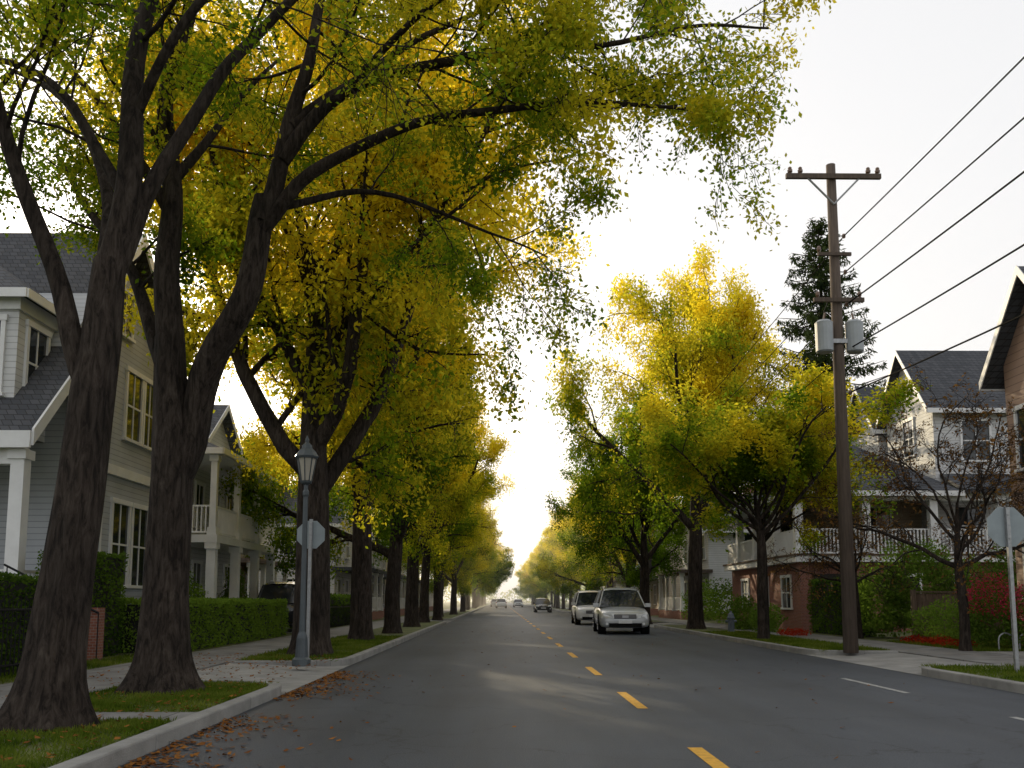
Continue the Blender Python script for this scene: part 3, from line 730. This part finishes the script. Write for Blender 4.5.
# ---- R3 : brown shingle house at right edge
h=empty('brown_shingle_house')
b=MB(); walls(b,13.2,22,19.7,22.9,.1,7.4,9.35,'x',M_sidBr); b.box(13.15,22.05,19.65,22.95,.1,.8,M_brick)
walls(b,14.8,22,13.0,19.6,.1,5.4,8.4,'y',M_sidBr); b.build('walls',h)
b=MB(); gable_roof(b,13.2,22,19.7,22.9,7.4,9.35,'x',.42,.16,M_roof); gable_roof(b,14.8,22,13.0,19.2,5.4,8.4,'y',.35,.16,M_roof); b.build('roof',h)
b=MB()
for z in (1.4,4.6): window(b,'x',-1,13.2,20.6,z,.9,1.5); window(b,'x',-1,13.2,22.0,z,.8,1.5)
window(b,'x',-1,13.2,21.3,7.0,.7,1.0); window(b,'y',-1,19.7,14.0,4.6,.8,1.4)
for z in (1.2,): 
    for y in (15,18): window(b,'x',-1,14.8,y,z,1.0,1.5); window(b,'x',-1,14.8,y,z+2.3,1.0,1.3)
b.build('windows',h)

# ------------------------------------------------------------ hedges, bushes, fences
def hedge(name,x0,x1,y0,y1,z0,z1,n,size=.07,seed=1,bias=.5,m=None):
    rg=np.random.default_rng(seed); e=empty(name)
    b=MB(); b.box(x0+.08,x1-.08,y0+.08,y1-.08,z0,z1-.08,M_dark); b.build('dark_core',e)  # solid near-black block filling the hedge behind its leaf shell
    A=[(x1-x0)*(y1-y0),2*(y1-y0)*(z1-z0),2*(x1-x0)*(z1-z0)]; A=np.array(A)/sum(A); P=[]
    k=[int(n*a) for a in A]
    P.append(np.stack([rg.uniform(x0,x1,k[0]),rg.uniform(y0,y1,k[0]),z1-rg.exponential(.03,k[0])],1))
    s=rg.integers(0,2,k[1]); dx=rg.exponential(.04,k[1]); P.append(np.stack([np.where(s,x1-dx,x0+dx),rg.uniform(y0,y1,k[1]),rg.uniform(z0,z1,k[1])],1))
    s=rg.integers(0,2,k[2]); dx=rg.exponential(.04,k[2]); P.append(np.stack([rg.uniform(x0,x1,k[2]),np.where(s,y1-dx,y0+dx),rg.uniform(z0,z1,k[2])],1))
    P=np.concatenate(P); P+=np.stack([np.sin(P[:,1]*3+P[:,2]*4),np.sin(P[:,0]*4),np.sin(P[:,0]*3+P[:,1]*2.2)],1)*.035
    V,F=leafquads(P,size,rg,.6,0)
    o=link(bpy.data.objects.new('foliage',npmesh('hedge',V,F,np.zeros(len(F),int),[m or M_hedge]))); o.color=(bias,0,0,1); o.parent=e
hedge('hedge',-8.8,-7.25,20.6,31,.1,1.28,30000,.08,2,1.1)
hedge('hedge',-9.6,-8.0,10,16.3,.1,1.7,22000,.075,3,.35)
hedge('hedge',-9.4,-8.3,18.4,20.2,.1,2.3,9000,.075,4,.3)
hedge('hedge',-9.0,-7.4,38.5,50,.1,1.5,9000,.12,5,.4)
hedge('hedge',11.5,12.2,29.5,33.6,.1,2.0,7000,.1,6,.25)
leafcloud('conical_shrub',[(-9.5,32.5,1.0,.5,.5,1.3),(-9.5,32.5,1.9,.3,.3,.7)],5000,.08,M_hedge,5,.4,bias=.4)
leafcloud('bush',[(-10,27.5,1.2,1.0,1.2,1.2),(-10.2,29,1.0,.8,1,1.1)],7000,.09,M_hedge,6,.4,bias=.4)
leafcloud('bush',[(13.2,28.4,1.7,1.3,1.1,1.5),(12.1,28.8,1.2,1.0,1,1.2),(14.6,28,1.4,1,1,1.2)],16000,.11,M_hedge,7,.4,bias=.85)
leafcloud('bush',[(15.6,27.2,1.6,1.2,.9,1.4),(17,27.3,1.4,1.2,.9,1.3)],9000,.11,M_hedge,17,.4,bias=.5)
leafcloud('bush',[(10.0,34,.6,.6,1.0,.6),(9.9,37,.7,.6,1.2,.8)],5000,.1,M_hedge,8,.4,bias=.6)
leafcloud('bush',[(11.9,24,.7,.5,2.0,.6)],4000,.08,M_hedge,18,.4,bias=.6)
leafcloud('bush',[(11.9,47,1.1,1.2,2,1.2),(11.9,53,1.1,1.2,2,1.4)],5000,.14,M_hedge,28,.4,bias=.6)
leafcloud('flowering_shrub',[(12.2,22.4,1.35,.65,.7,.6),(12.4,21.3,1.2,.5,.5,.5)],3200,.06,M_flower,9,.4)
leafcloud('bush',[(12.25,22.4,.9,.75,.8,.85),(12.45,21.3,.8,.6,.6,.75)],5000,.08,M_hedge,19,.4,bias=.5)
leafcloud('red_flower_bed',[(11.7,23.6,.2,.55,1.0,.16),(11.8,25.2,.2,.6,.7,.16),(9.9,30.5,.2,.5,.9,.16)],3000,.06,M_redfl,10,.2)
b=MB()
x=11.9
while x<17.5: b.box(x,x+.135,26.0,26.03,.12,1.5+random.uniform(-.01,.01),M_fence); x+=.145
for z in (.4,1.2): b.box(11.9,17.5,26.035,26.08,z,z+.09,M_fence)
for x in (11.85,14.2,16.6): b.box(x,x+.12,25.9,25.996,.1,1.6,M_fence)
b.box(11.9,17.5,25.97,26.1,1.515,1.56,M_fence)
b.build('wooden_fence')
b=MB()
b.cyl((-7.55,9,1.15),(-7.55,16.5,1.15),.02,.02,6,M_iron); b.cyl((-7.55,9,.3),(-7.55,16.5,.3),.02,.02,6,M_iron)
y=9
while y<16.5: b.cyl((-7.55,y,.1),(-7.55,y,1.3),.011,.006,5,M_iron); y+=.12
b.build('iron_fence')
b=MB()
for y0 in (38.0,):
    b.cyl((-7.3,y0,1.0),(-7.3,50,1.0),.025,.025,6,M_iron)
    y=y0
    while y<50: b.cyl((-7.3,y,.1),(-7.3,y,1.1),.014,.008,4,M_iron); y+=.18
b.build('iron_fence')

# ------------------------------------------------------------ street furniture
lamp=empty('street_lamp',(-3.62,16.7,.11))
b=MB()
b.lathe((0,0,0),[(.17,0),(.17,.12),(.12,.16),(.10,.5),(.085,.56),(.06,.62),(.05,1.4),(.045,3.1),(.06,3.14),(.06,3.2),(.04,3.24),(.04,3.32),(.10,3.36),(.11,3.40)],16,M_lampgrey)
b.build('post',lamp,smooth=False)
b=MB(); b.lathe((0,0,0),[(.10,3.405),(.175,3.82)],8,M_lampglass); b.build('lantern_glass',lamp)
b=MB()
for i in range(8):
    a=2*math.pi*i/8; b.cyl((.102*math.cos(a),.102*math.sin(a),3.4),(.18*math.cos(a),.18*math.sin(a),3.82),.013,.013,4,M_lampgrey)
b.lathe((0,0,0),[(.21,3.82),(.225,3.86),(.16,3.96),(.10,4.02),(.095,4.07),(.035,4.13),(.04,4.17),(.008,4.26)],8,M_lampgrey)
b.build('lantern_cap',lamp)
def octsign(name,loc,zc,rad,h):
    e=empty(name,loc); b=MB()
    b.box(-.03,.03,-.03,.03,0,h,M_steel); b.build('post',e)
    b=MB(); b.prism([(rad*math.cos(R(22.5+45*i)),zc+rad*math.sin(R(22.5+45*i))) for i in range(8)],'y',.034,.042,M_signback)
    b.box(-.035,.035,.03,.033,zc-.3,zc+.3,M_steel)
    for z in (-.2,.2): b.cyl((0,.02,zc+z),(0,-.045,zc+z),.014,.014,6,M_steel)
    b.build('sign_plate',e)
octsign('traffic_sign',(-3.66,17.4,.11),2.45,.29,2.7)
octsign('traffic_sign',(8.55,15.0,.11),2.42,.36,2.75)
Wz=[9.95,9.05,8.25,7.15,6.1]
def pole(loc,full=True,H=11.75):
    p=empty('utility_pole',loc); b=MB()
    b.cyl((0,0,0),(0,0,H),.17,.11,14,M_wood); b.build('pole',p,smooth=True)
    b=MB()
    b.box(-1.15,1.15,-.19,-.10,H-.42,H-.30,M_wood)
    b.cyl((-.65,-.15,H-.38),(0,-.12,H-1.05),.025,.025,6,M_steel); b.cyl((.65,-.15,H-.38),(0,-.12,H-1.05),.025,.025,6,M_steel)
    for x in (-1.05,-.8,.85,1.08):
        b.lathe((x,-.145,H-.3),[(.025,0),(.02,.03),(.06,.04),(.065,.09),(.04,.11),(.05,.14),(.03,.17)],8,M_porc)
    b.box(-.45,.35,-.17,-.11,H-2.35,H-2.27,M_wood); b.lathe((-.42,-.14,H-2.27),[(.02,0),(.05,.06),(.05,.12),(.02,.16)],8,M_porc)
    b.box(-.6,.6,-.2,-.12,H-3.5,H-3.4,M_wood)
    for x in (-.5,.5): b.lathe((x,-.16,H-3.4),[(.02,0),(.05,.06),(.05,.12),(.02,.16)],8,M_porc)
    b.build('crossarms',p)
    if full:
        b=MB()
        for x in (-.36,.36):
            b.lathe((x,-.1,H-4.72),[(.16,0),(.2,.03),(.205,.68),(.21,.72),(.14,.78),(.05,.8)],16,M_transf)
            b.cyl((x,-.1,H-3.93),(x*.9,-.1,H-3.75),.03,.02,6,M_porc)
            b.cyl((x,-.1,H-3.75),(x*.6,-.15,H-3.4),.008,.008,4,M_iron)
        b.box(-.2,.2,-.17,-.1,H-4.5,H-4.4,M_steel); b.build('transformers',p)
    b=MB()
    for z in Wz: b.cyl((.1,-.0,z),(.26,-.0,z),.015,.015,5,M_steel); b.lathe((.25,0,z-.05),[(.03,0),(.045,.03),(.045,.07),(.03,.1)],8,M_porc)
    b.cyl((.12,.1,.0),(.10,.09,5.),.018,.018,5,M_steel)
    b.build('brackets',p)
pole((8.05,20.8,.1)); pole((8.05,66,.1),False,10.5); pole((8.05,-24,.1),False)
b=MB()
def wire(p0,p1,sag,r=.012):
    p0=Vector(p0);p1=Vector(p1);n=24;pts=[]
    for i in range(n+1):
        t=i/n; q=p0.lerp(p1,t); q.z-=4*sag*t*(1-t); pts.append(q)
    b.poly_tube(pts,r,5,M_rub)
for i,z in enumerate(Wz):
    wire((8.3,20.8,z+.1),(8.3,-24,z+.1),.35+.1*i,.015 if i<2 else .018); wire((8.3,20.8,z+.1),(8.3,66,z+.1),.8)
b.build('overhead_wires')
e=empty('fire_hydrant',(8.55,33.5,.11)); b=MB()
b.lathe((0,0,0),[(.17,0),(.17,.04),(.12,.06),(.12,.5),(.15,.52),(.15,.56),(.12,.58),(.10,.68),(.04,.74),(.03,.8)],14,M_hyd)
b.cyl((-.2,0,.42),(.2,0,.42),.05,.05,10,M_hyd); b.cyl((0,0,.38),(0,-.2,.38),.065,.065,10,M_hyd); b.build('body',e)
b=MB()
for i in range(2):
    x0=11.75+i*.5; pts=[(x0,21.3,.12)]
    for k in range(9):
        a=math.pi*k/8; pts.append((x0+.17-.17*math.cos(a),21.3,.36+.17*math.sin(a)))
    pts.append((x0+.34,21.3,.12)); b.poly_tube(pts,.018,8,M_steel)
b.build('bike_rack')

# ------------------------------------------------------------ cars (front faces -Y)
def car(name,loc,rz,paint,L=4.7,W=1.86,H=1.75,suv=True):
    e=empty(name,loc); e.rotation_euler=(0,0,rz)
    hw=W/2; belt=1.04 if suv else .92; hood=.94 if suv else .80
    S=[(-.5,.66,.60,.38),(-.494,.84,.70,.28),(-.472,.94,hood-.14,.24),(-.43,.975,hood-.05,.24),(-.33,1.,hood+.02,.24),(-.25,1.,hood+.06,.24),(-.2,1.,belt+.0,.24),
       (0,1.,belt+.03,.24),(.2,1.,belt+.04,.24),(.38,.99,belt+.05,.26),(.46,.96,belt+.03,.28),(.492,.90,belt-.06,.33),(.5,.8,.75,.4)]
    b=MB(); vs=[];fs=[]
    for t,w,zt,z0 in S:
        w*=hw; y=t*L
        half=[(0,zt+.035),(w*.45,zt+.03),(w*.80,zt),(w*.93,zt-.06),(w,zt-.2 if zt>.8 else zt-.12),(w*1.0,(zt+z0)/2),(w*.985,z0+.1),(w*.9,z0),(0,z0)]
        ring=[(x,y,z) for x,z in half]+[(-x,y,z) for x,z in half[-2:0:-1]]
        vs+=ring
    n=len(ring)
    for i in range(len(S)-1):
        for j in range(n): fs.append((i*n+j,i*n+(j+1)%n,(i+1)*n+(j+1)%n,(i+1)*n+j))
    fs+=[tuple(range(n-1,-1,-1)),tuple(range((len(S)-1)*n,len(S)*n))]
    b.add(vs,fs,paint); b.build('body',e,smooth=True,subsurf=1)
    zt=H
    G=[(-.235,.90,belt-.04,belt+.0),(-.085,.86,belt-.04,zt-.11),(-.03,.84,belt-.04,zt-.04),(.12,.82,belt-.02,zt),(.30,.81,belt-.02,zt-.03),(.42 if suv else .3,.79,belt-.02,zt-.12),(.475 if suv else .44,.82,belt-.02,belt+.03)]
    b=MB(); vs=[];fs=[]
    def tw(z): return 1-.27*max(0,(z-belt))/(H-belt)
    for t,w,z0,z1 in G:
        w0=hw*.92; w1=w0*tw(z1)
        vs+=[(w0,t*L,z0),(w1,t*L,z1),(-w1,t*L,z1),(-w0,t*L,z0)]
    for i in range(len(G)-1):
        a=i*4;c=a+4
        fs+=[(a,a+1,c+1,c),(a+1,a+2,c+2,c+1),(a+2,a+3,c+3,c+2)]
    b.add(vs,fs,M_glass); b.build('glass',e)
    b=MB(); vs=[];fs=[]
    RR=G[1:6]
    for t,w,z0,z1 in RR:
        w1=hw*.92*tw(z1)+.012
        vs+=[(w1,t*L,z1-.05),(w1-.04,t*L,z1+.015),(w1*.5,t*L,z1+.045),(-w1*.5,t*L,z1+.045),(-w1+.04,t*L,z1+.015),(-w1,t*L,z1-.05)]
    for i in range(len(RR)-1):
        for j in range(5): a=i*6+j; fs.append((a,a+1,a+7,a+6))
    b.add(vs,fs,paint)
    for s in (-1,1):
        def gp(i,top): t,w,z0,z1=G[i]; z=z1 if top else z0; return (s*(hw*.92*(tw(z1) if top else 1)+.005),t*L,z)
        b.cyl(gp(0,1),gp(1,1),.03,.03,6,paint)
        b.cyl((s*hw*.92,.05*L,belt),(s*hw*.92*tw(H-.05),.06*L,H-.05),.035,.03,6,M_blackp)
        b.cyl((s*hw*.92,.27*L,belt),(s*hw*.92*tw(H-.06),.26*L,H-.06),.05,.04,6,paint)
        b.cyl(gp(5,1),gp(6,1),.05,.06,6,paint)
        if suv: b.cyl((s*hw*.62,-.0*L,H+.05),(s*hw*.62,.3*L,H+.05),.018,.018,6,M_steel)
        xm=s*(hw*.93+.12); b.box(xm-.11,xm+.11,-.2*L-.05,-.2*L+.05,belt-.01,belt+.14,paint)
    b.build('roof',e,smooth=False,bevel=.01)
    yf=-.5*L
    b=MB()
    b.box(-.42,.42,yf-.012,yf+.08,.60,.76,M_rub)
    for z in (.635,.68,.725): b.box(-.41,.41,yf-.022,yf-.013,z-.008,z+.008,M_rim)
    b.box(-.12,.12,yf-.03,yf-.023,.64,.72,M_rim)
    b.box(-.62,.62,yf+.0,yf+.12,.28,.43,M_rub); b.box(-.26,.26,yf-.025,yf-.0,.42,.53,M_trim)
    b.build('grille',e,bevel=.008)
    b=MB()
    for s in (-1,1):
        P=[(s*.44,yf+.02,.62),(s*.80,yf+.16,.66),(s*.85,yf+.24,.82),(s*.50,yf+.05,.76)]
        Q=[(x,y+.08,z) for x,y,z in P]; P=[(x,y-.06,z) for x,y,z in P]
        b.add(P+Q,[(0,1,2,3),(7,6,5,4),(0,4,5,1),(1,5,6,2),(2,6,7,3),(3,7,4,0)],M_lens)
        b.cyl((s*.70,yf-.0,.40),(s*.70,yf+.06,.40),.055,.055,10,M_lens)
        b.box(s*.80-.07,s*.80+.07,.5*L-.09,.5*L+.0,.82,1.0,M_red)
    b.build('lights',e,bevel=.008)
    for i,(sx,ty) in enumerate(((-1,-.305),(1,-.305),(-1,.30),(1,.30))):
        b=MB(); r=.36 if suv else .33; y=ty*L
        b.cyl((sx*(hw-.28),y,r),(sx*(hw+.004),y,r),r+.055,r+.055,24,M_rub)
        b.cyl((sx*(hw-.25),y,r),(sx*(hw+.012),y,r),r,r,24,M_rub)
        b.cyl((sx*(hw+.0),y,r),(sx*(hw+.018),y,r),r*.64,r*.62,20,M_dark)
        for k in range(6):
            a=k*math.pi/3; b.cyl((sx*(hw+.02),y,r),(sx*(hw+.02),y+r*.6*math.cos(a),r+r*.6*math.sin(a)),.03,.028,5,M_rim)
        b.cyl((sx*(hw+.0),y,r),(sx*(hw+.03),y,r),.06,.05,10,M_rim)
        b.build('wheel_%d'%(i+1),e)
    return e
car('parked_suv',(4.87,36.8,.0),R(-2.5),M_silver,4.7,1.95,1.78)
car('parked_suv',(5.0,50,.0),R(-1),M_white,4.6,1.9,1.8)
car('parked_car',(4.6,98,.0),0,M_blackp,4.5,1.8,1.5,False)
car('parked_suv',(-8.2,35.6,.13),R(183),M_blackp,4.6,1.85,1.85)
car('moving_car',(.2,150,.0),R(180),M_white,4.5,1.8,1.5,False)
car('moving_car',(-1.,185,.0),R(180),M_silver,4.5,1.8,1.5,False)
car('moving_car',(3.4,170,.0),0,M_silver,4.5,1.8,1.5,False)

# ------------------------------------------------------------ haze (real scattering air over the far street)
m=bpy.data.materials.new('haze'); m.use_nodes=True; nt=m.node_tree; nt.nodes.remove(nt.nodes['Principled BSDF'])
vs_=nt.nodes.new('ShaderNodeVolumeScatter'); vs_.inputs['Density'].default_value=.0022; vs_.inputs['Anisotropy'].default_value=.6; vs_.inputs['Color'].default_value=(1,.94,.83,1)
nt.links.new(vs_.outputs[0],nt.nodes['Material Output'].inputs['Volume'])
b=MB(); b.box(-160,160,55,700,.2,45,m); b.build('haze_air')

# ------------------------------------------------------------ light
EL=R(16); AZ=R(-24)
w=bpy.data.worlds.new('World'); scene.world=w; w.use_nodes=True; nt=w.node_tree
bg=nt.nodes['Background']; sk=nt.nodes.new('ShaderNodeTexSky'); sk.sky_type='NISHITA'; sk.sun_disc=False
sk.sun_elevation=EL; sk.sun_rotation=AZ; sk.dust_density=4.; sk.air_density=1.; sk.ozone_density=1.
hs=nt.nodes.new('ShaderNodeHueSaturation'); hs.inputs['Saturation'].default_value=.45
hz=nt.nodes.new('ShaderNodeMixRGB'); hz.inputs['Fac'].default_value=.7; hz.inputs['Color2'].default_value=(7.5,7.45,7.45,1)
nt.links.new(sk.outputs[0],hs.inputs['Color']); nt.links.new(hs.outputs[0],hz.inputs['Color1']); nt.links.new(hz.outputs[0],bg.inputs['Color']); bg.inputs['Strength'].default_value=.15
sd=bpy.data.lights.new('sun','SUN'); sd.energy=5.0; sd.angle=R(.6); sd.color=(1,.81,.52)
so=link(bpy.data.objects.new('sun',sd))
dv=Vector((math.sin(AZ)*math.cos(EL),math.cos(AZ)*math.cos(EL),math.sin(EL)))
so.rotation_euler=dv.to_track_quat('Z','Y').to_euler()
# ------------------------------------------------------------ camera
cd=bpy.data.cameras.new('camera'); co=link(bpy.data.objects.new('camera',cd)); scene.camera=co
co.location=(0,0,1.3); co.rotation_euler=(R(96.5),0,R(-.76)); cd.sensor_width=36; cd.lens=31.64; cd.shift_y=.111; cd.clip_end=6000; cd.clip_start=.1
scene.view_settings.view_transform='Standard'; scene.view_settings.look='None'; scene.view_settings.exposure=0
